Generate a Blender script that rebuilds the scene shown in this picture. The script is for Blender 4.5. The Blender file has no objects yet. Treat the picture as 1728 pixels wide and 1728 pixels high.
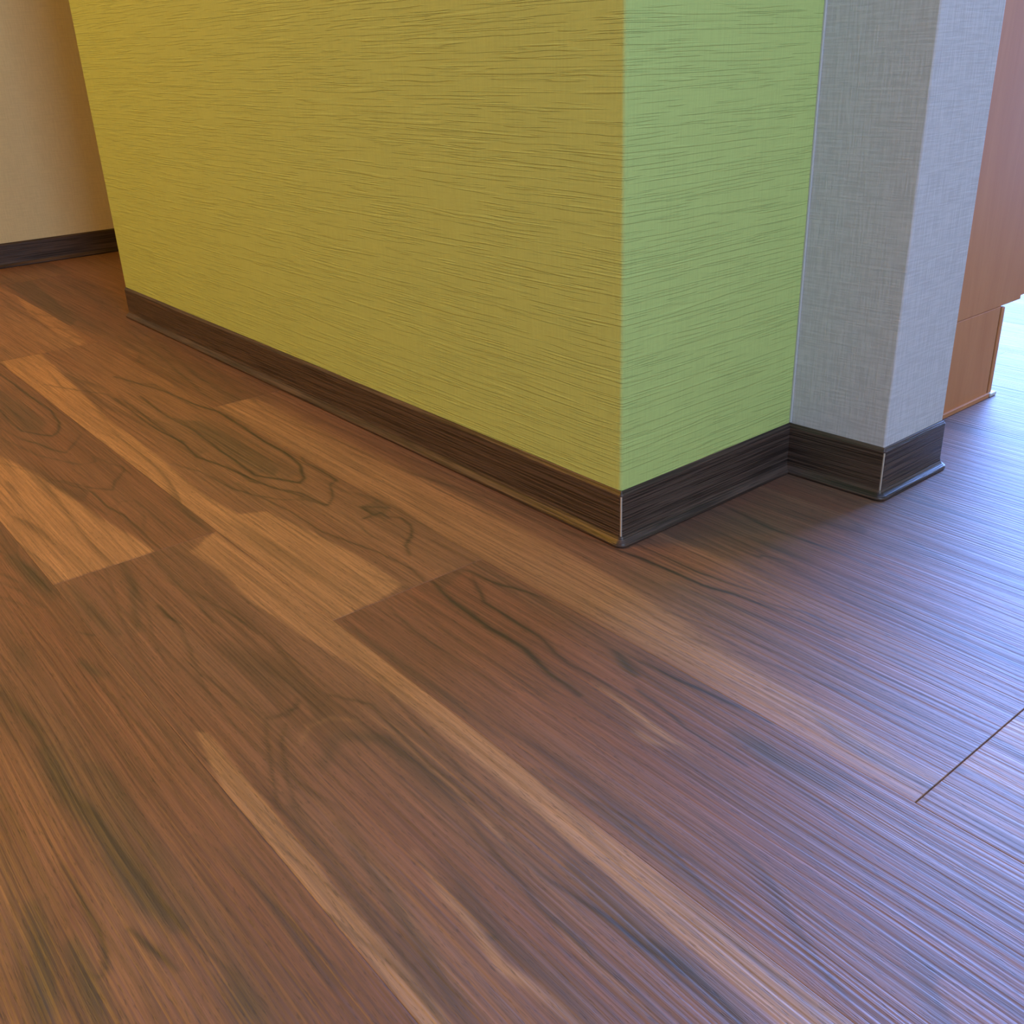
import bpy, bmesh, math, random
import numpy as np
from mathutils import Vector

SC = bpy.context.scene
COL = SC.collection

# ------------------------------------------------------------------ camera
cam_data = bpy.data.cameras.new('camera')
cam_data.sensor_width = 36.0
cam_data.lens = 1666.83 / 1728 * 36.0
cam_data.shift_x = -0.00466
cam_data.shift_y = -0.01712
cam_data.clip_start = 0.02
cam = bpy.data.objects.new('camera', cam_data)
cam.location = (0.6394, -0.6539, 0.4743)
cam.rotation_euler = (math.radians(65.5217), math.radians(2.0056), math.radians(50.0794))
COL.objects.link(cam)
SC.camera = cam

# ------------------------------------------------------------------ exposure, world, lights
SC.view_settings.view_transform = 'Standard'
SC.view_settings.look = 'None'
SC.view_settings.gamma = 1.0
SC.view_settings.use_curve_mapping = False
SC.view_settings.exposure = 0.0

world = bpy.data.worlds.new('sky')
SC.world = world
world.use_nodes = True
world.node_tree.nodes['Background'].inputs[0].default_value = (0.24, 0.40, 1.0, 1)
world.node_tree.nodes['Background'].inputs[1].default_value = 1.0


def area(name, loc, target, sx, sy, power, color, shape='RECTANGLE'):
    d = bpy.data.lights.new(name, 'AREA')
    d.shape = shape
    d.size = sx
    d.size_y = sy
    d.energy = power
    d.color = color
    o = bpy.data.objects.new(name, d)
    o.location = loc
    v = Vector(target) - Vector(loc)
    o.rotation_euler = v.to_track_quat('-Z', 'Y').to_euler()
    COL.objects.link(o)
    return o


# daylight through the glazed doors at the far end and a window on the right, warm ceiling downlights
LIGHTS = [
    ('daylight_far', (-0.30, 1.96, 1.15), (-0.30, 0, 1.15), 1.26, 2.2, 180, (0.205, 0.385, 1.0), 'RECTANGLE'),
    ('daylight_right', (2.56, -0.75, 1.68), (0, -0.75, 1.68), 0.7, 1.2, 52, (0.53, 0.72, 1.0), 'RECTANGLE'),
    ('downlight_glow', (-1.50, -1.25, 2.385), (-1.50, -1.25, 0), 0.13, 0.13, 21, (1.0, 0.49, 0.01), 'DISK'),
    ('downlight_glow', (-1.50, -2.10, 2.385), (-1.50, -2.10, 0), 0.13, 0.13, 28, (1.0, 0.49, 0.01), 'DISK'),
]
for L in LIGHTS:
    area(*L)


# ------------------------------------------------------------------ helpers
def put(name, me, mat=None, parent=None, kind=None, label=None, cat=None, smooth=False):
    if mat:
        me.materials.append(mat)
    o = bpy.data.objects.new(name, me)
    COL.objects.link(o)
    if parent:
        o.parent = parent
    if kind:
        o['kind'] = kind
    if label:
        o['label'] = label
    if cat:
        o['category'] = cat
    if smooth:
        for p in me.polygons:
            p.use_smooth = True
    return o


def bm_box(bm, x0, x1, y0, y1, z0, z1, bevel=0.0, seg=2):
    vs = [bm.verts.new((x, y, z)) for x in (x0, x1) for y in (y0, y1) for z in (z0, z1)]
    fs = [(0, 1, 3, 2), (4, 6, 7, 5), (0, 4, 5, 1), (2, 3, 7, 6), (0, 2, 6, 4), (1, 5, 7, 3)]
    faces = [bm.faces.new([vs[i] for i in f]) for f in fs]
    if bevel:
        es = list({e for f in faces for e in f.edges})
        bmesh.ops.bevel(bm, geom=es, offset=bevel, segments=seg, affect='EDGES', profile=0.5)


def mesh_of(bm, name):
    bmesh.ops.recalc_face_normals(bm, faces=bm.faces)
    me = bpy.data.meshes.new(name)
    bm.to_mesh(me)
    bm.free()
    return me


def box(name, x0, x1, y0, y1, z0, z1, mat, bevel=0.0, **kw):
    bm = bmesh.new()
    bm_box(bm, x0, x1, y0, y1, z0, z1, bevel)
    return put(name, mesh_of(bm, name), mat, **kw)


def prism(name, pts, z0, z1, mat, bevel_idx=(), bevel=0.003, **kw):
    """vertical prism over a plan outline; some vertical edges rounded"""
    bm = bmesh.new()
    lo = [bm.verts.new((x, y, z0)) for x, y in pts]
    hi = [bm.verts.new((x, y, z1)) for x, y in pts]
    n = len(pts)
    bm.faces.new(lo[::-1])
    bm.faces.new(hi)
    for i in range(n):
        bm.faces.new((lo[i], lo[(i + 1) % n], hi[(i + 1) % n], hi[i]))
    if bevel_idx:
        es = [e for e in bm.edges for i in bevel_idx if set(e.verts) == {lo[i], hi[i]}]
        bmesh.ops.bevel(bm, geom=es, offset=bevel, segments=4, affect='EDGES', profile=0.5)
    return put(name, mesh_of(bm, name), mat, **kw)


def sweep(name, path, profile, mat, **kw):
    """profile [(distance from wall, height)] swept along a plan path with the room on the
    right-hand side; outside corners are rounded, inside corners mitred"""
    segs = []
    P = [Vector((a, b, 0)) for a, b in path]
    nrm = []
    for i in range(len(P) - 1):
        d = (P[i + 1] - P[i]).normalized()
        nrm.append(Vector((d.y, -d.x, 0)))
    stations = []                                   # (base point, direction, scale)
    stations.append((P[0], nrm[0], 1.0))
    for i in range(1, len(P) - 1):
        a, b = nrm[i - 1], nrm[i]
        cross = a.x * b.y - a.y * b.x
        if cross > 0:                               # outside corner
            ang = math.acos(max(-1, min(1, a.dot(b))))
            for k in range(7):
                t = ang * k / 6
                c, s = math.cos(t), math.sin(t)
                stations.append((P[i], Vector((a.x * c - a.y * s, a.x * s + a.y * c, 0)), 1.0))
        else:
            h = (a + b)
            h.normalize()
            stations.append((P[i], h, 1.0 / max(0.2, h.dot(a))))
    stations.append((P[-1], nrm[-1], 1.0))
    verts, faces = [], []
    m = len(profile)
    for p, d, s in stations:
        for dist, z in profile:
            q = p + d * (dist * s)
            verts.append((q.x, q.y, z))
    for i in range(len(stations) - 1):
        for j in range(m - 1):
            faces.append((i * m + j, i * m + j + 1, (i + 1) * m + j + 1, (i + 1) * m + j))
    faces.append(tuple(range(m))[::-1])
    faces.append(tuple((len(stations) - 1) * m + j for j in range(m)))
    me = bpy.data.meshes.new(name)
    me.from_pydata(verts, [], faces)
    bm = bmesh.new()
    bm.from_mesh(me)
    bmesh.ops.remove_doubles(bm, verts=bm.verts, dist=1e-6)
    bmesh.ops.recalc_face_normals(bm, faces=bm.faces)
    bm.to_mesh(me)
    bm.free()
    o = put(name, me, mat, **kw)
    for p in me.polygons:
        p.use_smooth = len(p.vertices) == 4
    try:
        me.set_sharp_from_angle(angle=math.radians(32))
    except Exception:
        pass
    return o


# ------------------------------------------------------------------ materials
class Mat:
    def __init__(self, name, rough=0.6, spec=0.5):
        self.m = bpy.data.materials.new(name)
        self.m.use_nodes = True
        self.t = self.m.node_tree
        self.b = self.t.nodes['Principled BSDF']
        self.b.inputs['Roughness'].default_value = rough
        self.b.inputs['Specular IOR Level'].default_value = spec

    def n(self, kind, **kw):
        nd = self.t.nodes.new(kind)
        for k, v in kw.items():
            setattr(nd, k, v)
        return nd

    def link(self, a, b):
        self.t.links.new(a, b)

    def setin(self, sock, v):
        if hasattr(v, 'is_output') or hasattr(v, 'links'):
            self.link(v, sock)
        else:
            sock.default_value = v

    def math(self, op, a, b=0.0, c=0.0, clamp=False):
        nd = self.n('ShaderNodeMath', operation=op, use_clamp=clamp)
        for i, v in enumerate((a, b, c)):
            if i < len(nd.inputs):
                self.setin(nd.inputs[i], v)
        return nd.outputs[0]

    def noise(self, vec, scale=1.0, detail=2.0, rough=0.5, dist=0.0):
        nd = self.n('ShaderNodeTexNoise')
        self.link(vec, nd.inputs['Vector'])
        nd.inputs['Scale'].default_value = scale
        nd.inputs['Detail'].default_value = detail
        nd.inputs['Roughness'].default_value = rough
        nd.inputs['Distortion'].default_value = dist
        return nd.outputs['Fac']

    def scaled(self, vec, s):
        nd = self.n('ShaderNodeVectorMath', operation='MULTIPLY')
        self.link(vec, nd.inputs[0])
        nd.inputs[1].default_value = s
        return nd.outputs[0]

    def combine(self, x, y, z):
        nd = self.n('ShaderNodeCombineXYZ')
        for s, v in zip(nd.inputs, (x, y, z)):
            self.setin(s, v)
        return nd.outputs[0]

    def smooth(self, v, a, b, lo=0.0, hi=1.0):
        nd = self.n('ShaderNodeMapRange', interpolation_type='SMOOTHSTEP')
        self.link(v, nd.inputs[0])
        for i, q in enumerate((a, b, lo, hi)):
            nd.inputs[i + 1].default_value = q
        return nd.outputs[0]

    def mix(self, fac, a, b, mode='MIX'):
        nd = self.n('ShaderNodeMix', data_type='RGBA', blend_type=mode)
        self.setin(nd.inputs[0], fac)
        for s, v in ((nd.inputs[6], a), (nd.inputs[7], b)):
            if isinstance(v, tuple):
                s.default_value = (*v, 1)
            else:
                self.link(v, s)
        return nd.outputs[2]

    def bump(self, height, dist, strength=1.0, prev=None):
        nd = self.n('ShaderNodeBump')
        nd.inputs['Strength'].default_value = strength
        nd.inputs['Distance'].default_value = dist
        self.link(height, nd.inputs['Height'])
        if prev:
            self.link(prev, nd.inputs['Normal'])
        return nd.outputs[0]

    def obj(self):
        return self.n('ShaderNodeTexCoord').outputs['Object']

    def hz(self):
        """(run along the wall, height) whichever way the wall faces"""
        sep = self.n('ShaderNodeSeparateXYZ')
        self.link(self.obj(), sep.inputs[0])
        h = self.math('ADD', sep.outputs[0], sep.outputs[1])
        return h, sep.outputs[2]


def wood_floor():
    k = Mat('walnut_plank', 0.40, 1.0)
    info = k.n('ShaderNodeObjectInfo')
    off = k.scaled(k.combine(info.outputs['Random'], info.outputs['Random'], info.outputs['Random']), (37.0, 19.0, 53.0))
    add = k.n('ShaderNodeVectorMath', operation='ADD')
    k.link(k.obj(), add.inputs[0])
    k.link(off, add.inputs[1])
    p = add.outputs[0]
    at = k.n('ShaderNodeAttribute', attribute_name='wood')
    fib = k.noise(k.scaled(p, (9, 420, 1)), 1, 4, 0.62)
    streak = k.noise(k.scaled(p, (2.2, 75, 1)), 1, 3, 0.55)
    pore = k.smooth(k.noise(k.scaled(p, (95, 900, 1)), 1, 2, 0.6), 0.56, 0.70)
    f = k.math('MULTIPLY', k.smooth(fib, 0.28, 0.72, 0.72, 1.26), k.smooth(streak, 0.25, 0.75, 0.84, 1.14))
    f = k.math('MULTIPLY', f, k.math('MULTIPLY_ADD', pore, -0.42, 1.0))
    g = k.n('ShaderNodeVectorMath', operation='SCALE')
    k.link(at.outputs['Color'], g.inputs[0])
    k.link(f, g.inputs['Scale'])
    k.link(g.outputs[0], k.b.inputs['Base Color'])
    # embossed grain: long ridges along the plank
    w = k.noise(k.scaled(p, (5, 20, 1)), 1, 1, 0.5)
    sep = k.n('ShaderNodeSeparateXYZ')
    k.link(p, sep.inputs[0])
    yy = k.math('MULTIPLY_ADD', w, 0.010, sep.outputs[1])
    q = k.combine(sep.outputs[0], yy, 0.0)
    e1 = k.noise(k.scaled(q, (2.4, 210, 1)), 1, 1.5, 0.55)
    e1 = k.smooth(e1, 0.30, 0.62)
    e2 = k.noise(k.scaled(q, (6, 620, 1)), 1, 2, 0.6)
    n = k.bump(e1, 0.00030, 1.0)
    n = k.bump(e2, 0.00022, 1.0, n)
    n = k.bump(pore, -0.00006, 1.0, n)
    k.link(n, k.b.inputs['Normal'])
    k.link(k.smooth(fib, 0.2, 0.8, 0.57, 0.48), k.b.inputs['Roughness'])
    return k.m


def wallpaper(name, col, brush, weave, rough=0.7):
    k = Mat(name, rough, 0.3)
    h, z = k.hz()
    # woven ground: short raised threads both ways
    f1 = k.noise(k.combine(k.math('MULTIPLY', h, 26), k.math('MULTIPLY', z, 420), 0.0), 1, 2.5, 0.6)
    f2 = k.noise(k.combine(k.math('MULTIPLY', h, 420), k.math('MULTIPLY', z, 26), 4.0), 1, 2.5, 0.6)
    th = k.math('ADD', f1, f2)
    c = k.mix(k.smooth(th, 0.80, 1.20), tuple(v * (1 - 0.07 * weave) for v in col), tuple(min(1, v * (1 + 0.07 * weave)) for v in col))
    k.link(c, k.b.inputs['Base Color'])
    n = k.bump(th, 0.00040 * weave, 1.0)
    if brush:
        # brushed strokes: long thin ridges, nearly level, starting and stopping at random
        wz = k.math('MULTIPLY_ADD', k.noise(k.combine(k.math('MULTIPLY', h, 9), k.math('MULTIPLY', z, 6), 2.0), 1, 1), 0.0022, z)
        total = None
        for i, (sx, sz, lo) in enumerate(((9, 420, 0.62), (6, 300, 0.62), (13, 560, 0.62))):
            a = k.noise(k.combine(k.math('MULTIPLY', h, sx), k.math('MULTIPLY', wz, sz), 7.3 * i), 1, 0.6, 0.4)
            r = k.smooth(a, lo, lo + 0.07)
            total = r if total is None else k.math('MAXIMUM', total, r)
        n = k.bump(total, 0.00042 * brush, 1.0, n)
    k.link(n, k.b.inputs['Normal'])
    return k.m


def skirting():
    k = Mat('dark_skirting', 0.33, 0.5)
    h, z = k.hz()
    a = k.noise(k.combine(k.math('MULTIPLY', h, 6), k.math('MULTIPLY', z, 520), 0.0), 1, 3, 0.6)
    b = k.noise(k.combine(k.math('MULTIPLY', h, 22), k.math('MULTIPLY', z, 1100), 5.0), 1, 2)
    c = k.mix(k.smooth(a, 0.38, 0.62), (0.024, 0.015, 0.012), (0.100, 0.064, 0.050))
    c = k.mix(k.smooth(b, 0.55, 0.72, 0.0, 0.7), c, (0.012, 0.008, 0.006))
    k.link(c, k.b.inputs['Base Color'])
    n = k.bump(k.smooth(a, 0.38, 0.62), 0.00022)
    k.link(n, k.b.inputs['Normal'])
    k.link(k.smooth(b, 0.3, 0.7, 0.42, 0.28), k.b.inputs['Roughness'])
    return k.m


def plain(name, col, rough=0.6, spec=0.4, var=0.04, scale=40.0, metal=0.0, bump=0.00005):
    k = Mat(name, rough, spec)
    a = k.noise(k.obj(), scale, 3)
    k.link(k.mix(a, tuple(v * (1 - var) for v in col), tuple(min(1, v * (1 + var)) for v in col)), k.b.inputs['Base Color'])
    k.b.inputs['Metallic'].default_value = metal
    k.link(k.bump(a, bump), k.b.inputs['Normal'])
    return k.m


def birch():
    k = Mat('orange_cabinet_wood', 0.55, 0.25)
    a = k.noise(k.scaled(k.obj(), (30, 30, 3.5)), 1, 4, 0.6, 0.4)
    b = k.noise(k.scaled(k.obj(), (260, 260, 14)), 1, 2)
    c = k.mix(k.smooth(a, 0.3, 0.7), (0.49, 0.19, 0.068), (0.55, 0.23, 0.088))
    c = k.mix(k.smooth(b, 0.55, 0.75, 0, 0.25), c, (0.42, 0.155, 0.055))
    k.link(c, k.b.inputs['Base Color'])
    return k.m


def glow(name, col, strength):
    k = Mat(name)
    k.b.inputs['Emission Color'].default_value = (*col, 1)
    k.b.inputs['Emission Strength'].default_value = strength
    k.b.inputs['Base Color'].default_value = (*col, 1)
    return k.m


M = dict(
    plank=wood_floor(),
    green=wallpaper('green_brushed_wallpaper', (0.485, 0.59, 0.19), 1.0, 0.45),
    white=wallpaper('white_linen_wallpaper', (0.55, 0.535, 0.57), 0.0, 1.1),
    beige=wallpaper('beige_linen_wallpaper', (0.71, 0.60, 0.34), 0.0, 0.6),
    skirt=skirting(),
    core=plain('pale_cut_vinyl', (0.50, 0.42, 0.37), 0.5),
    caulk=plain('white_caulk', (0.52, 0.52, 0.53), 0.5),
    ceiling=plain('white_ceiling', (0.74, 0.72, 0.68), 0.8),
    sub=plain('dark_subfloor', (0.03, 0.022, 0.018), 0.9),
    cabinet=birch(),
    gap=plain('dark_gap', (0.03, 0.02, 0.018), 0.7),
    top=plain('pale_worktop', (0.60, 0.58, 0.55), 0.35),
    metal=plain('brushed_metal', (0.60, 0.60, 0.60), 0.3, metal=1.0),
    frame=plain('white_window_frame', (0.75, 0.76, 0.78), 0.4),
    lamp=plain('white_lamp_ring', (0.80, 0.79, 0.76), 0.5),
    bulb=glow('warm_bulb', (1.0, 0.72, 0.40), 4.0),
)

# wood figure traced on the floor, millimetres in the plank frame: [kind, width, strength, u, v, ...]
# kind 0 thin dark vein, 1 light streak, 2 smoky streak, 3 pale sapwood patch, 4 grey brown patch
FEATURES = {
 'A': [
  [2,4,0.5,-167,-561,-132,-558,-111,-555,-90,-552,-58,-554],
  [0,2,0.5,-167,-561,-132,-558,-111,-555,-90,-552,-58,-554],
  [2,7,0.95,-58,-554,-20,-557,9,-557,36,-553,72,-550,109,-551,143,-549,169,-544],
  [0,2,0.6,-20,-557,16,-555,38,-550,78,-548,112,-548,146,-546,173,-542,198,-540,228,-533],
  [2,5,0.5,-19,-536,3,-530,48,-531,69,-533,108,-533,130,-532],
  [0,2.5,0.7,154,-567,178,-562,201,-557],
  [0,2.5,0.7,72,-582,93,-581,123,-582,146,-582,162,-584,172,-588,175,-593,168,-598],
  [2,6,0.8,143,-598,165,-599,189,-600,211,-603],
  [2,7,0.8,94,-608,131,-613,167,-620,193,-624],
  [2,4,0.3,33,-610,83,-614,125,-620,169,-629],
  [2,8,0.6,222,-534,244,-537,269,-536],
  [2,4,0.4,131,-492,177,-493,224,-494,267,-494],
  [2,4,0.3,99,-536,142,-533,204,-529,270,-529],
  [0,2.5,0.5,-445,-492,-413,-485,-379,-481,-344,-480,-315,-479],
  [2,6,0.6,-420,-487,-376,-482,-341,-481,-302,-478],
  [0,2.2,0.5,-390,-506,-351,-496,-316,-496,-284,-492],
  [0,2.2,0.4,-371,-510,-329,-499,-288,-496],
  [0,2,0.35,-339,-518,-312,-509,-286,-501],
  [2,4,0.6,-164,-496,-141,-493,-129,-490],
  [2,6,0.4,-224,-532,-189,-534],
  [0,2,0.5,-218,-482,-203,-476,-199,-471],
  [3,25,0.16,-146,-580,-39,-568,39,-570,101,-593,131,-625,131,-644],
  [3,20,0.15,73,-565,159,-555,224,-566,206,-586,150,-590],
 ],
 'B1': [
  [0,2.2,0.85,-955,-366,-876,-370,-827,-369,-796,-355,-774,-343,-784,-332,-826,-318,-892,-310,-965,-313,-1089,-315,-1150,-317,-1215,-320],
  [4,14,0.6,-985,-358,-893,-363,-833,-365,-800,-348,-839,-332,-918,-329,-987,-335,-1058,-340,-1046,-355],
  [0,2,0.65,-867,-388,-800,-379,-756,-366,-717,-357,-695,-348,-713,-333,-752,-310],
  [0,2,0.5,-820,-399,-767,-388,-710,-379,-677,-364,-634,-348,-633,-328,-658,-325],
  [0,2,0.55,-658,-325,-615,-319,-588,-309,-573,-312,-550,-332,-522,-344,-546,-361,-572,-372,-599,-382],
  [0,2,0.6,-618,-393,-584,-380,-534,-365,-476,-367,-441,-361,-394,-361,-356,-362,-327,-361],
  [0,2,0.4,-718,-424,-662,-404,-583,-391,-527,-381,-454,-374],
  [2,6,0.5,-448,-299,-380,-304,-331,-302],
  [0,2,0.4,-480,-352,-472,-336,-438,-335,-383,-336,-338,-337],
  [3,9,0.95,-593,-475,-325,-472,-323,-407,-326,-368,-378,-372,-457,-384,-555,-391,-644,-400,-744,-418,-817,-431],
 ],
 'B2': [
  [3,7,0.8,-326,-301,-72,-296,74,-296,183,-297,276,-300,374,-299,470,-299,524,-301,500,-329,446,-327,382,-326,314,-323,238,-322,167,-319,91,-319,8,-323,-59,-331,-150,-339,-235,-336,-300,-340],
  [3,4,0.85,-2,-460,4,-453,63,-454,131,-455,190,-457,261,-458,319,-457,339,-459,327,-473,271,-470,196,-472,132,-472,83,-473,22,-464],
  [1,5,0.35,103,-360,69,-360,53,-372,50,-391,67,-410],
  [1,4,0.45,59,-349,109,-345,155,-349,180,-348,218,-351,249,-354,286,-357,335,-358],
  [1,6,0.6,216,-404,257,-410,288,-411,322,-416,343,-411,383,-408],
  [1,4,0.3,181,-427,231,-432,279,-438,331,-443],
  [1,5,0.3,289,-366,330,-373,371,-375,408,-376],
  [0,2.5,0.65,21,-411,25,-395,21,-385,14,-380],
  [0,1.8,0.5,35,-402,55,-416,88,-429,125,-442],
  [0,1.8,0.5,25,-413,54,-427,81,-437,117,-451],
  [0,2,0.45,28,-381,21,-365,31,-355,61,-340,105,-343,151,-347,177,-346,215,-348,247,-352],
  [2,6,0.45,98,-405,80,-385,81,-374,102,-356,144,-353,189,-356],
  [0,2.2,0.5,144,-353,206,-358,270,-367,284,-368,303,-372,324,-371,354,-373,385,-370,412,-372],
  [0,2.4,0.6,249,-354,283,-355,309,-351,336,-347,361,-345,380,-342,401,-341,432,-343],
  [2,5,0.5,292,-336,330,-340,358,-342,377,-339,412,-339,435,-342],
  [0,2.2,0.6,364,-339,390,-338,412,-339,434,-341],
  [2,5,0.5,160,-427,206,-433,238,-436,272,-441,311,-447,337,-452],
  [2,5,0.4,123,-444,170,-448,220,-451,280,-455,334,-461],
  [2,8,0.45,233,-392,276,-401,308,-404,345,-399,381,-402],
  [2,3.5,0.8,299,-407,304,-406],
  [0,2,0.6,-213,-409,-185,-409,-163,-406],
  [0,2,0.6,-181,-369,-157,-364,-98,-360],
  [0,2,0.5,-320,-375,-255,-377,-208,-377,-146,-382],
  [2,4,0.5,-324,-404,-265,-413,-180,-440],
  [2,5,0.4,-309,-460,-234,-461,-187,-455],
  [2,8,0.35,-101,-391,-49,-388,-1,-385],
  [0,2,0.4,-108,-426,-34,-421,15,-414],
  [0,2,0.35,-288,-437,-182,-435,-91,-433,-25,-435],
  [0,2,0.4,38,-318,103,-327,164,-332,232,-338],
 ],
 'C0': [
  [3,4,0.7,-1873,-115,-1647,-123,-1427,-126,-1251,-142,-1245,-164,-1380,-162,-1609,-151],
  [0,3,0.4,-1811,-154,-1664,-167,-1511,-161,-1415,-165],
  [0,3,0.4,-1345,-269,-1263,-270],
 ],
 'C1': [
  [3,6,0.95,-1254,-297,-1234,-227,-1037,-241,-796,-259,-606,-262,-446,-268,-350,-263,-335,-234,-256,-224,-172,-214,-86,-213,-76,-246,-72,-296,-324,-299,-643,-300],
  [0,2.4,0.95,-861,-186,-734,-193,-672,-187,-584,-191,-506,-194,-440,-197,-411,-180,-379,-168,-388,-156,-432,-140,-488,-133,-538,-135,-606,-131,-705,-129,-766,-142,-849,-148,-937,-167,-993,-179],
  [4,10,0.7,-720,-190,-668,-183,-580,-188,-508,-191,-444,-192,-421,-178,-437,-164,-484,-157,-540,-157,-600,-156,-681,-163],
  [4,6,0.55,-536,-172,-454,-190,-431,-175,-453,-162,-503,-158],
  [4,10,0.35,-724,-160,-654,-146,-567,-144,-460,-142,-402,-153,-403,-171,-483,-184,-612,-179],
  [0,2.2,0.8,-881,-218,-765,-224,-687,-223,-619,-217,-550,-225,-492,-211,-436,-206,-389,-199,-354,-182,-300,-176],
  [0,2,0.7,-342,-189,-298,-176,-314,-160,-348,-144,-357,-131,-410,-130,-434,-131,-480,-118],
  [0,2,0.55,-554,-257,-495,-241,-426,-236,-383,-224,-349,-205,-330,-185],
  [0,2,0.8,-221,-142,-241,-140,-240,-154,-241,-164,-244,-151,-267,-150,-256,-136,-243,-127],
  [4,5,0.5,-269,-150,-240,-154,-228,-142,-243,-126,-273,-125],
  [0,2,0.75,-227,-141,-211,-132,-188,-134,-166,-150,-154,-165,-131,-174],
  [0,2,0.6,-464,-210,-429,-210,-390,-197,-348,-186,-300,-178],
  [0,2,0.5,-434,-224,-382,-222,-313,-215,-248,-215,-197,-204,-156,-194,-104,-190,-70,-196],
  [0,1.8,0.4,-286,-172,-245,-175,-201,-180,-158,-177],
  [0,2,0.55,-1037,-278,-966,-249,-909,-220,-835,-222,-782,-218],
  [1,5,0.4,-86,-180,-83,-167],
  [0,2,0.5,-940,-175,-903,-147,-816,-146,-751,-147,-699,-141],
  [0,2.2,0.55,-888,-210,-823,-213,-739,-217,-663,-217,-606,-220],
 ],
 'D1': [
  [4,6,0.65,-1933,-111,-1942,-51,-1682,-76,-1446,-101,-1395,-128,-1671,-116],
  [0,2.2,0.6,-1341,-51,-1247,-57,-1088,-76,-1013,-81,-949,-92,-871,-100,-808,-110,-754,-112],
  [0,2.2,0.5,-1312,-35,-1136,-48,-982,-68,-888,-79,-831,-83,-779,-89,-731,-89],
  [0,2,0.5,-1253,-82,-1172,-92,-1107,-94,-1059,-116,-1026,-118],
  [0,2,0.35,-1246,-15,-1093,-26,-958,-36,-833,-56,-756,-66],
  [1,4,0.3,-1223,-112,-1137,-104,-1083,-106],
  [0,3,0.45,-1749,-75,-1611,-84,-1455,-90,-1283,-100],
  [0,3,0.4,-1814,3,-1650,-9,-1404,-29],
  [0,3,0.45,-1941,21,-1780,33,-1633,44],
 ],
 'D2': [
  [3,18,0.6,-726,-125,-725,-63,-560,-58,-371,-51,-231,-50,-81,-50,14,-54,109,-61,215,-74,307,-81,381,-90,404,-83,404,-124,360,-125,284,-124,192,-122,87,-122,8,-127,-73,-128,-197,-123],
  [0,3,0.35,-668,-78,-485,-63,-304,-51,-162,-26,-9,-32,101,-37,215,-34],
  [0,2,0.3,-594,-40,-406,-29,-225,-20,-70,-17],
  [0,3,0.75,-67,-20,-13,-13,36,-7,76,-5,114,-4,143,5,176,9,201,11,253,15],
  [0,2.4,0.6,-14,12,41,12,88,12,128,17,164,25],
  [2,4,0.5,90,-24,135,-17,184,-10,230,-4,278,-5],
  [0,2,0.5,147,11,174,14,193,19,207,26,224,26,233,21,249,24,265,24],
 ],
 'C2': [
  [0,3.2,0.95,-71,-188,-29,-197,6,-198,32,-201,59,-199,83,-198,105,-203,123,-207,145,-207,162,-209],
  [0,2.2,0.75,-70,-154,-58,-149,-36,-148,-17,-144,0,-138,22,-132,38,-129],
  [0,2.2,0.75,-49,-156,-34,-162,-19,-167,-5,-175,14,-175,38,-176,75,-177,102,-183,125,-186,147,-183,171,-183],
  [4,5,0.5,-74,-185,-74,-154,-65,-154,-57,-176,-52,-188],
  [2,3.5,0.8,138,-145,151,-150,160,-153,173,-156],
  [0,2.4,0.7,188,-170,209,-172,233,-175,246,-178,265,-178,286,-178,304,-178],
  [1,5,0.65,157,-189,194,-191,230,-195,247,-196,267,-195],
  [1,6,0.6,221,-209,239,-209,251,-206],
  [0,2.6,0.7,148,-141,178,-136,202,-135,234,-131,260,-128,285,-125],
  [2,8,0.6,280,-156,296,-155,308,-156,355,-152],
  [0,2,0.4,151,-184,181,-183,201,-183,231,-183],
  [0,2,0.5,-78,-245,-7,-253,63,-252,123,-249],
  [2,4,0.4,-51,-294,4,-291,81,-289,158,-289],
  [0,2,0.4,-45,-226,19,-232,94,-231,160,-231],
  [2,4,0.45,206,-295,249,-288,293,-286,342,-289,384,-289],
  [0,2,0.5,257,-284,296,-278,336,-276,374,-277],
 ],
 'E': [
  [0,2.4,0.7,23,147,39,146,84,140,115,142,139,144,164,144,181,143,203,145],
  [0,2.2,0.6,93,78,105,79,116,80,116,86,131,91,145,93],
  [0,2,0.5,10,182,46,181,79,182,116,185],
  [2,5,0.4,83,108,121,108,156,111],
 ],
 'F': [
  [0,2.2,0.5,42,305,117,310,221,309,312,308],
 ],
 'G': [
  [0,2.2,0.5,42,305,117,310,221,309,312,308],
 ],
 'H': [
  [0,2.2,0.5,42,305,117,310,221,309,312,308],
 ],
}

# ------------------------------------------------------------------ room shell
WW = 1.3854          # length of the long green wall
DY = 0.2799          # length of the short green wall
AX = 0.1188          # how far the pier stands out
PA = 0.0518          # slight skew of the pier front
BACK = DY + 0.1293   # back of the pier
XB = -2.1683         # far beige wall
px1, py1 = AX, DY + AX * math.tan(PA) * 1.0
RX0, RX1, RY0, RY1, RH = XB, 2.60, -3.20, 2.00, 2.40

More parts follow.
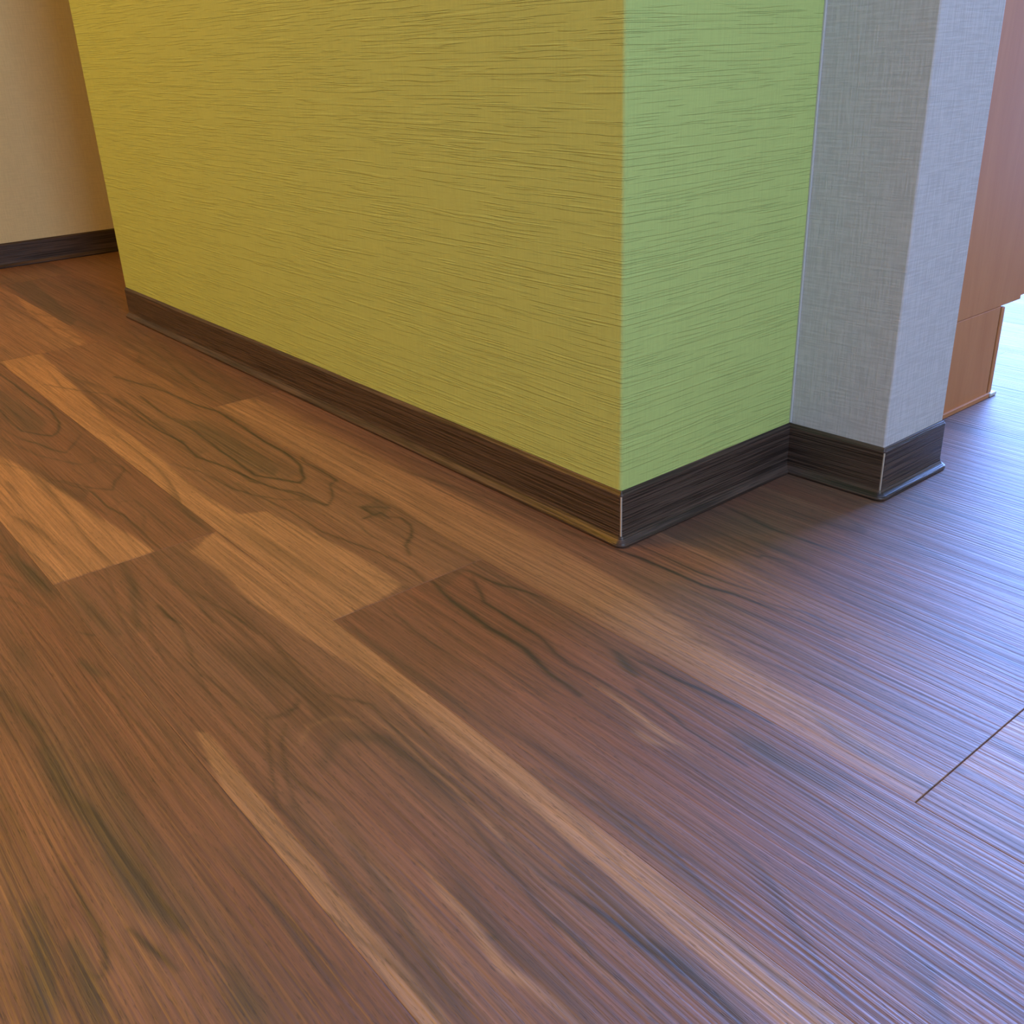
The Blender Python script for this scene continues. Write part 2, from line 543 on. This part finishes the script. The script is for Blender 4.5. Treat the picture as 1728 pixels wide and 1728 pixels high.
prism('wall_green', [(-WW, 0), (0, 0), (0, DY), (0, BACK), (-WW + 0.1, BACK), (-WW + 0.1, RY1), (-WW, RY1)], 0, RH, M['green'], bevel_idx=(1,), bevel=0.004,  # thin rear leg is unseen, added to block daylight from the left side
      kind='structure', label='lime green partition wall with embossed brushed wallpaper, meeting at an outside corner', cat='wall')
prism('wall_pier', [(0.0, DY), (px1, py1), (px1, BACK), (0.0, BACK)], 0, RH, M['white'], bevel_idx=(1, 2), bevel=0.0020,
      kind='structure', label='narrow white linen papered pier projecting beside the green wall', cat='wall')
box('wall_left', XB - 0.1, XB, RY0, RY1, 0, RH, M['beige'], kind='structure',
    label='plain beige wall at the far left behind the green partition', cat='wall')
box('wall_front', RX0 - 0.1, RX1 + 0.1, RY0 - 0.1, RY0, 0, RH, M['beige'], kind='structure',
    label='beige wall behind the viewer, outside the picture', cat='wall')
W1 = (-0.95, 0.35, 0.02, 2.28)


def wall_with_hole(name, axis, pos, thick, a0, a1, hole, label):
    h0, h1, z0, z1 = hole
    bm = bmesh.new()
    for (u0, u1, v0, v1) in ((a0, h0, 0, RH), (h1, a1, 0, RH), (h0, h1, z1, RH), (h0, h1, 0, z0)):
        if u1 - u0 < 1e-4 or v1 - v0 < 1e-4:
            continue
        if axis == 'y':
            bm_box(bm, u0, u1, pos, pos + thick, v0, v1)
        else:
            bm_box(bm, pos, pos + thick, u0, u1, v0, v1)
    return put(name, mesh_of(bm, name), M['beige'], kind='structure', label=label, cat='wall')


wall_with_hole('wall_back', 'y', RY1, 0.1, RX0 - 0.1, RX1 + 0.1, W1, 'far wall around the glazed doors, outside the picture')
W2 = (-1.15, -0.35, 1.03, 2.33)
wall_with_hole('wall_right', 'x', RX1, 0.1, RY0, RY1, W2, 'right hand wall around a window, outside the picture')


def window(name, axis, pos, hole, mull, label):
    h0, h1, z0, z1 = hole
    bm = bmesh.new()

    def bar(u0, u1, v0, v1):
        if axis == 'y':
            bm_box(bm, u0, u1, pos + 0.02, pos + 0.08, v0, v1, 0.004)
        else:
            bm_box(bm, pos + 0.02, pos + 0.08, u0, u1, v0, v1, 0.004)
    w = 0.05
    bar(h0, h0 + w, z0, z1)
    bar(h1 - w, h1, z0, z1)
    bar(h0 + w, h1 - w, z0, z0 + w)
    bar(h0 + w, h1 - w, z1 - w, z1)
    for i in range(1, mull + 1):
        c = h0 + (h1 - h0) * i / (mull + 1)
        bar(c - 0.03, c + 0.03, z0 + w, z1 - w)
    return put(name, mesh_of(bm, name), M['frame'], kind='structure', label=label, cat='window')


window('window_1', 'y', RY1, W1, 2, 'white framed glazed doors letting in blue daylight, outside the picture')
window('window_2', 'x', RX1, W2, 1, 'white framed window in the right hand wall, outside the picture')
box('ceiling', RX0 - 0.1, RX1 + 0.1, RY0 - 0.1, RY1 + 0.1, RH, RH + 0.1, M['ceiling'], kind='structure',
    label='plain white ceiling, outside the picture', cat='ceiling')

# ------------------------------------------------------------------ floor of walnut planks
floor = box('floor', RX0 - 0.1, RX1 + 0.1, RY0 - 0.1, RY1 + 0.1, -0.05, -0.003, M['sub'], kind='structure',
            label='walnut plank floor running under the walls', cat='floor')

PLA = -0.0065                                      # planks run very slightly askew to the wall
S1, PW = -0.4718, 0.17375
JOINTS = {-1: [-0.86, 0.36], 0: [-1.488, -0.3247, 0.838], 1: [-1.2362, -0.0729, 1.09],
          2: [-1.948, -0.7256, 0.4031], 3: [-1.40, -0.24, 0.92], 4: [-0.62, 0.545], 5: [-1.05, -0.30, 0.86],
          6: [-0.52, 0.64], 7: [-0.93, -0.05, 1.1]}
PL = 1.163
KEYS = {(-1, -0.86): 'A', (0, -1.488): 'B1', (0, -0.3247): 'B2', (1, -2.3992): 'C0', (1, -1.2362): 'C1',
        (1, -0.0729): 'C2', (2, -1.948): 'D1', (2, -0.7256): 'D2', (2, 0.4031): 'D3', (3, -0.24): 'E', (4, -0.62): 'F', (5, -0.30): 'G', (6, -0.52): 'H'}
TONES = {'A': (0.80, 0.02), 'B1': (0.92, 0.05), 'B2': (0.95, 0.08), 'C0': (1.0, 0.25), 'C1': (0.98, 0.16), 'C2': (0.95, 0.0),
         'D1': (0.82, 0.0), 'D2': (0.95, 0.05), 'D3': (1.0, 0.15), 'E': (0.80, 0.0), 'F': (0.80, 0.0), 'G': (0.85, 0.0), 'H': (0.9, 0.02)}
BROWN = np.array((0.198, 0.088, 0.053))
SAP = np.array((0.44, 0.232, 0.105))
DARK = np.array((0.030, 0.021, 0.014))
GREYB = np.array((0.050, 0.039, 0.026))


def vnoise(x, y, seed):
    """smooth lattice noise, 0..1"""
    xi, yi = np.floor(x).astype(np.int64), np.floor(y).astype(np.int64)
    fx, fy = x - xi, y - yi
    fx, fy = fx * fx * (3 - 2 * fx), fy * fy * (3 - 2 * fy)

    def hsh(a, b):
        h = (a * 374761393 + b * 668265263 + seed * 974634777) & 0xffffffff
        h = ((h ^ (h >> 13)) * 1274126177) & 0xffffffff
        return ((h ^ (h >> 16)) & 0xffff) / 65535.0
    a = hsh(xi, yi) * (1 - fx) + hsh(xi + 1, yi) * fx
    b = hsh(xi, yi + 1) * (1 - fx) + hsh(xi + 1, yi + 1) * fx
    return a * (1 - fy) + b * fy


def fbm(x, y, seed, n=3):
    s, t, a = 0, 0, 1.0
    for i in range(n):
        s = s + a * vnoise(x * 2 ** i, y * 2 ** i, seed + 17 * i)
        t += a
        a *= 0.5
    return s / t


def seg_dist(U, V, pts):
    """distance in metres to a polyline and the relative place along it"""
    best = np.full(U.shape, 9.0)
    par = np.zeros(U.shape)
    n = len(pts) - 1
    for i in range(n):
        (x0, y0), (x1, y1) = pts[i], pts[i + 1]
        dx, dy = x1 - x0, y1 - y0
        L = dx * dx + dy * dy + 1e-12
        t = np.clip(((U - x0) * dx + (V - y0) * dy) / L, 0, 1)
        d = np.hypot(U - x0 - t * dx, V - y0 - t * dy)
        m = d < best
        best[m] = d[m]
        par[m] = (i + t[m]) / n
    return best, par


def inside(U, V, pts):
    r = np.zeros(U.shape, bool)
    n = len(pts)
    for i in range(n):
        (x0, y0), (x1, y1) = pts[i], pts[(i + 1) % n]
        if y0 == y1:
            continue
        c = ((y0 > V) != (y1 > V)) & (U < (x1 - x0) * (V - y0) / (y1 - y0) + x0)
        r ^= c
    return r


def sstep(a, b, x):
    t = np.clip((x - a) / (b - a), 0, 1)
    return t * t * (3 - 2 * t)


def wood_colour(U, V, key, seed, rnd):
    tone, sap = TONES.get(key, (rnd.uniform(0.82, 1.1), rnd.uniform(0.0, 0.2)))
    # organic waver of the figure
    Uw = U + 0.006 * (fbm(U * 25, V * 60, seed + 1) - 0.5)
    Vw = V + 0.0032 * (fbm(U * 22, V * 90, seed + 2) - 0.5) + 0.0012 * (fbm(U * 120, V * 300, seed + 3) - 0.5)
    S = sap + 0.30 * (fbm(U * 2.2, V * 28, seed + 4) - 0.5)
    K = np.zeros(U.shape)
    G = np.zeros(U.shape)
    # faint growth lines everywhere
    for q, (fu, fv, am, dn, st) in enumerate(((1.6, 14, 7.0, 34, 0.50), (2.4, 22, 5.0, 90, 0.38))):
        ph = fbm(U * fu, V * fv, seed + 5 + 40 * q, 2) * am + V * dn
        fr = ph - np.floor(ph)
        K = np.maximum(K, st * sstep(0.70, 0.96, fr) * (1 - sstep(0.96, 1.0, fr)) * sstep(0.35, 0.65, fbm(U * 5, V * 40, seed + 6 + q)))
    feats = FEATURES.get(key)
    if feats is None:
        ph = fbm(U * 1.3, V * 9, seed + 8, 2) * 5.0
        fr = ph - np.floor(ph)
        K = np.maximum(K, 0.6 * sstep(0.80, 0.98, fr) * (1 - sstep(0.98, 1.0, fr)))
        S = S + 0.5 * sstep(0.55, 0.75, fbm(U * 1.1, V * 16, seed + 9, 2))
        feats = []
    for f in feats:
        kd, w, st = f[:3]
        pts = [(f[i] / 1000.0, f[i + 1] / 1000.0) for i in range(3, len(f), 2)]
        w = w / 1000.0
        if kd in (0, 1, 2):
            d, t = seg_dist(Uw, Vw, pts)
            env = 0.65 + 0.45 * np.sin(np.pi * np.clip(t, 0.02, 0.98)) if kd != 1 else np.sin(np.pi * np.clip(t, 0.03, 0.97)) ** 0.5
            env = env * (0.75 + 0.6 * fbm(U * 30, V * 50, seed + 11, 2))
            if kd == 0:
                g = np.exp(-(d / (0.72 * w)) ** 2) + 0.30 * np.exp(-(d / (2.2 * w)) ** 2)
                K = np.maximum(K, np.clip(st * env * g, 0, 1))
            elif kd == 2:
                g = np.exp(-(d / (1.2 * w)) ** 2)
                G = np.maximum(G, np.clip(1.2 * st * env * g, 0, 1))
            else:
                S = np.maximum(S, np.clip(st * 1.15 * env * np.exp(-(d / (0.6 * w)) ** 2), 0, 1))
        else:
            d, _ = seg_dist(Uw, Vw, pts + [pts[0]])
            sd = np.where(inside(Uw, Vw, pts), d, -d)
            m = sstep(-0.5 * w, 0.5 * w, sd) * (0.82 + 0.3 * (fbm(U * 6, V * 90, seed + 12) - 0.3))
            if kd == 3:
                S = np.maximum(S, np.clip(st * m, 0, 1))
            else:
                G = np.maximum(G, np.clip(st * m, 0, 1))
    S = np.clip(S, 0, 1)
    warm = (fbm(U * 2.0, V * 22, seed + 7) - 0.5)
    base = BROWN * tone * np.stack([1 + 0.30 * warm, 1 - 0.10 * warm, 1 - 0.25 * warm], -1)
    c = base * (1 - S[..., None]) + SAP * S[..., None]
    c = c * (1 - 0.85 * G[..., None]) + GREYB * 0.85 * G[..., None]
    c = c * (1 - 0.92 * K[..., None]) + DARK * 0.92 * K[..., None]
    return np.clip(c, 0.004, 1)


def plank(u0, u1, row, key, dense, idx):
    v0, v1 = S1 + row * PW, S1 + (row + 1) * PW
    g, cb = 0.00006, 0.0006                        # half joint, eased edge
    e0, e1 = (0.0004 if row == 2 and abs(u - 0.4031) < 1e-4 else g for u in (u0, u1))
    u0, u1, v0, v1 = u0 + e0, u1 - e1, v0 + g, v1 - g
    nu = max(2, int((u1 - u0) / dense[0])) if dense else 2
    nv = max(2, int((v1 - v0) / dense[1])) if dense else 3
    us = np.concatenate([[u0, u0], np.linspace(u0 + cb, u1 - cb, nu), [u1, u1]])
    vs = np.concatenate([[v0, v0], np.linspace(v0 + cb, v1 - cb, nv), [v1, v1]])
    U, V = np.meshgrid(us, vs, indexing='ij')
    z = np.zeros(U.shape)
    z[1, :] = z[-2, :] = -0.00008
    z[:, 1] = z[:, -2] = -0.00010
    z[0, :] = z[-1, :] = -0.0029
    z[:, 0] = z[:, -1] = -0.0029
    cu, cv = (u0 + u1) / 2, (v0 + v1) / 2
    co = np.stack([U - cu, V - cv, z], -1).reshape(-1, 3)
    a, b = U.shape
    ii = np.arange((a - 1) * (b - 1))
    r, c = ii // (b - 1), ii % (b - 1)
    q = r * b + c
    quads = np.stack([q, q + b, q + b + 1, q + 1], -1)
    me = bpy.data.meshes.new('plank')
    me.vertices.add(len(co))
    me.vertices.foreach_set('co', co.astype(np.float32).ravel())
    me.loops.add(quads.size)
    me.loops.foreach_set('vertex_index', quads.astype(np.int32).ravel())
    me.polygons.add(len(quads))
    me.polygons.foreach_set('loop_start', (np.arange(len(quads)) * 4).astype(np.int32))
    me.update(calc_edges=True)
    rnd = random.Random(idx * 7 + 3)
    colr = wood_colour(U, V, key, idx * 31 + 5, rnd)
    at = me.color_attributes.new('wood', 'FLOAT_COLOR', 'POINT')
    rgba = np.concatenate([colr.reshape(-1, 3), np.ones((a * b, 1))], 1).astype(np.float32)
    at.data.foreach_set('color', rgba.ravel())
    o = put('plank', me, M['plank'], parent=floor)
    cs, sn = math.cos(PLA), math.sin(PLA)
    o.location = (cu * cs - cv * sn, cu * sn + cv * cs, 0)
    o.rotation_euler = (0, 0, PLA)
    return o


idx = 0
for row in range(-13, 23):
    js = list(JOINTS.get(row, [random.Random(row).uniform(-1.1, 0.0)]))
    while js[0] > RX0 + 0.03:
        js.insert(0, js[0] - PL)
    while js[-1] < RX1 - 0.03:
        js.append(js[-1] + PL)
    for j0, j1 in zip(js[:-1], js[1:]):
        idx += 1
        key = next((n for (r, u), n in KEYS.items() if r == row and abs(u - j0) < 0.01), None)
        u0, u1 = max(j0, RX0 + 0.001), min(j1, RX1 - 0.001)
        if u1 - u0 < 0.02:
            continue
        dense = None
        if key in ('A', 'B1', 'B2', 'C1', 'C2', 'D2', 'E'):
            dense = (0.0036, 0.0014)
        elif key in ('C0', 'D1', 'D3') or (4 <= row <= 7 and u1 > -0.1 and u0 < 0.6):
            dense = (0.006, 0.0032)
        plank(u0, u1, row, key, dense, idx)

# ------------------------------------------------------------------ skirting boards
T = 0.0035
SK = [(0.0, 0.0602), (0.0006, 0.0602), (T, 0.0562), (T, 0.0550), (T, 0.0135), (0.0037, 0.0118), (0.0043, 0.0098),
      (0.0054, 0.0079), (0.0070, 0.0064), (0.0088, 0.0053), (0.0101, 0.0043), (0.0107, 0.0031), (0.0106, 0.0018), (0.0099, 0.0003), (0.0, 0.0003)]
sb = sweep('baseboard_front', [(-WW, 0.20), (-WW, 0), (0, 0), (0, DY), (px1, py1), (px1, BACK), (0.045, BACK)], SK, M['skirt'],
           kind='structure', label='dark brown vinyl skirting board wrapping the green wall and white pier', cat='baseboard')
sweep('baseboard_left', [(XB, RY0 + 0.01), (XB, RY1 - 0.01)], SK, M['skirt'],
      kind='structure', label='dark brown skirting board along the beige wall at far left', cat='baseboard')


def corner_line(x, y, dx, dy):
    """pale line where the skirting is notched and folded round an outside corner"""
    d = T + 0.00005
    c = Vector((x + dx * d, y + dy * d, 0))
    bm = bmesh.new()
    bm_box(bm, c.x - 0.0008, c.x + 0.0008, c.y - 0.0008, c.y + 0.0008, 0.0105, 0.0548, 0.0003, 1)
    put('fold_line', mesh_of(bm, 'fold_line'), M['core'], parent=sb, label='pale fold line of the skirting at the corner')


r2 = math.sqrt(0.5)
corner_line(0, 0, r2, -r2)
corner_line(px1, py1, math.cos(-math.pi / 4 + PA / 2), math.sin(-math.pi / 4 + PA / 2))

# bead of caulk where the green and the white paper meet
bm = bmesh.new()
bm_box(bm, -0.0004, 0.0024, DY - 0.0016, DY + 0.0010, 0.0605, RH, 0.0006, 1)
put('trim_1', mesh_of(bm, 'trim_1'), M['caulk'], kind='structure',
    label='thin white caulk bead in the corner between green wall and white pier', cat='trim')

# ------------------------------------------------------------------ cabinet behind the pier
cab = bpy.data.objects.new('cabinet', None)
cab.location = (-0.26, 0.58, 0)
COL.objects.link(cab)
cab['label'] = 'orange brown wooden base cabinet standing on the floor behind the white pier'
cab['category'] = 'cabinet'


def part(name, x0, x1, y0, y1, z0, z1, mat, bevel=0.0008, parent=None, label=None):
    bm = bmesh.new()
    bm_box(bm, x0 + 0.26, x1 + 0.26, y0 - 0.58, y1 - 0.58, z0, z1, bevel, 1)
    return put(name, mesh_of(bm, name), mat, parent=parent or cab, label=label)


CX, CY0, CY1 = 0.040, 0.428, 0.740
part('side_panel', CX - 0.018, CX, CY0, CY1, 0.1305, 0.84, M['cabinet'])
part('side_panel', CX - 0.60, CX - 0.582, CY0, CY1, 0.1305, 0.84, M['cabinet'])
part('back_panel', CX - 0.582, CX - 0.018, CY0, CY0 + 0.012, 0.1305, 0.84, M['cabinet'])
part('bottom_panel', CX - 0.582, CX - 0.018, CY0 + 0.012, CY1 - 0.001, 0.1305, 0.1485, M['cabinet'])
for x0, x1 in ((CX - 0.598, CX - 0.301), (CX - 0.299, CX - 0.002)):
    d = part('door', x0, x1, CY1 + 0.0012, CY1 + 0.022, 0.1345, 0.838, M['cabinet'])
    hx = x1 - 0.05 if x0 < CX - 0.4 else x0 + 0.03
    part('handle', hx, hx + 0.012, CY1 + 0.022, CY1 + 0.042, 0.60, 0.72, M['metal'], 0.003, parent=d, label='slim metal door handle')
part('worktop', CX - 0.61, CX + 0.012, CY0, CY1 + 0.035, 0.841, 0.870, M['top'], 0.003, label='pale worktop')
part('plinth_side', CX - 0.016, CX - 0.0003, CY0, 0.6860, 0.0015, 0.1300, M['cabinet'])
part('plinth_side', CX - 0.60, CX - 0.584, CY0, 0.6860, 0.0015, 0.1300, M['cabinet'])
part('plinth_shadow_gap', CX - 0.58, CX - 0.0025, 0.6862, 0.6907, 0.0015, 0.1280, M['gap'], 0.0002, label='dark joint in the plinth')
pf = part('plinth_front', CX - 0.60, CX - 0.0006, 0.6908, 0.7000, 0.0025, 0.1270, M['cabinet'])
part('foot_strip', CX - 0.001, CX + 0.0030, CY0, 0.6880, 0.0003, 0.0070, M['cabinet'], 0.0006)
part('foot_cap', CX - 0.016, CX + 0.0035, 0.6910, 0.7080, 0.0003, 0.0055, M['top'], 0.0008, label='pale corner cap at the foot of the plinth')

# ------------------------------------------------------------------ ceiling lamps outside the picture
for i, (lx, ly) in enumerate(((-1.50, -1.25), (-1.50, -2.10))):
    lamp = bpy.data.objects.new('ceiling_downlight', None)
    lamp.location = (lx, ly, RH)
    COL.objects.link(lamp)
    lamp['label'] = ('warm round ceiling downlight nearer the green wall, outside the picture',
                     'warm round ceiling downlight further from the green wall, outside the picture')[i]
    lamp['category'] = 'lamp'
    bm = bmesh.new()
    n = 24
    ring = []
    for rr, zz in ((0.068, -0.001), (0.085, -0.001), (0.085, -0.008), (0.080, -0.011), (0.068, -0.008)):
        ring.append([bm.verts.new((rr * math.cos(2 * math.pi * a / n), rr * math.sin(2 * math.pi * a / n), zz)) for a in range(n)])
    for q in range(5):
        A, B = ring[q], ring[(q + 1) % 5]
        for a in range(n):
            bm.faces.new((A[a], A[(a + 1) % n], B[(a + 1) % n], B[a]))
    put('ring', mesh_of(bm, 'ring'), M['lamp'], parent=lamp)
    bm = bmesh.new()
    bmesh.ops.create_circle(bm, cap_ends=True, radius=0.066, segments=24)
    bmesh.ops.translate(bm, verts=bm.verts, vec=(0, 0, -0.003))
    put('diffuser', mesh_of(bm, 'diffuser'), M['bulb'], parent=lamp)
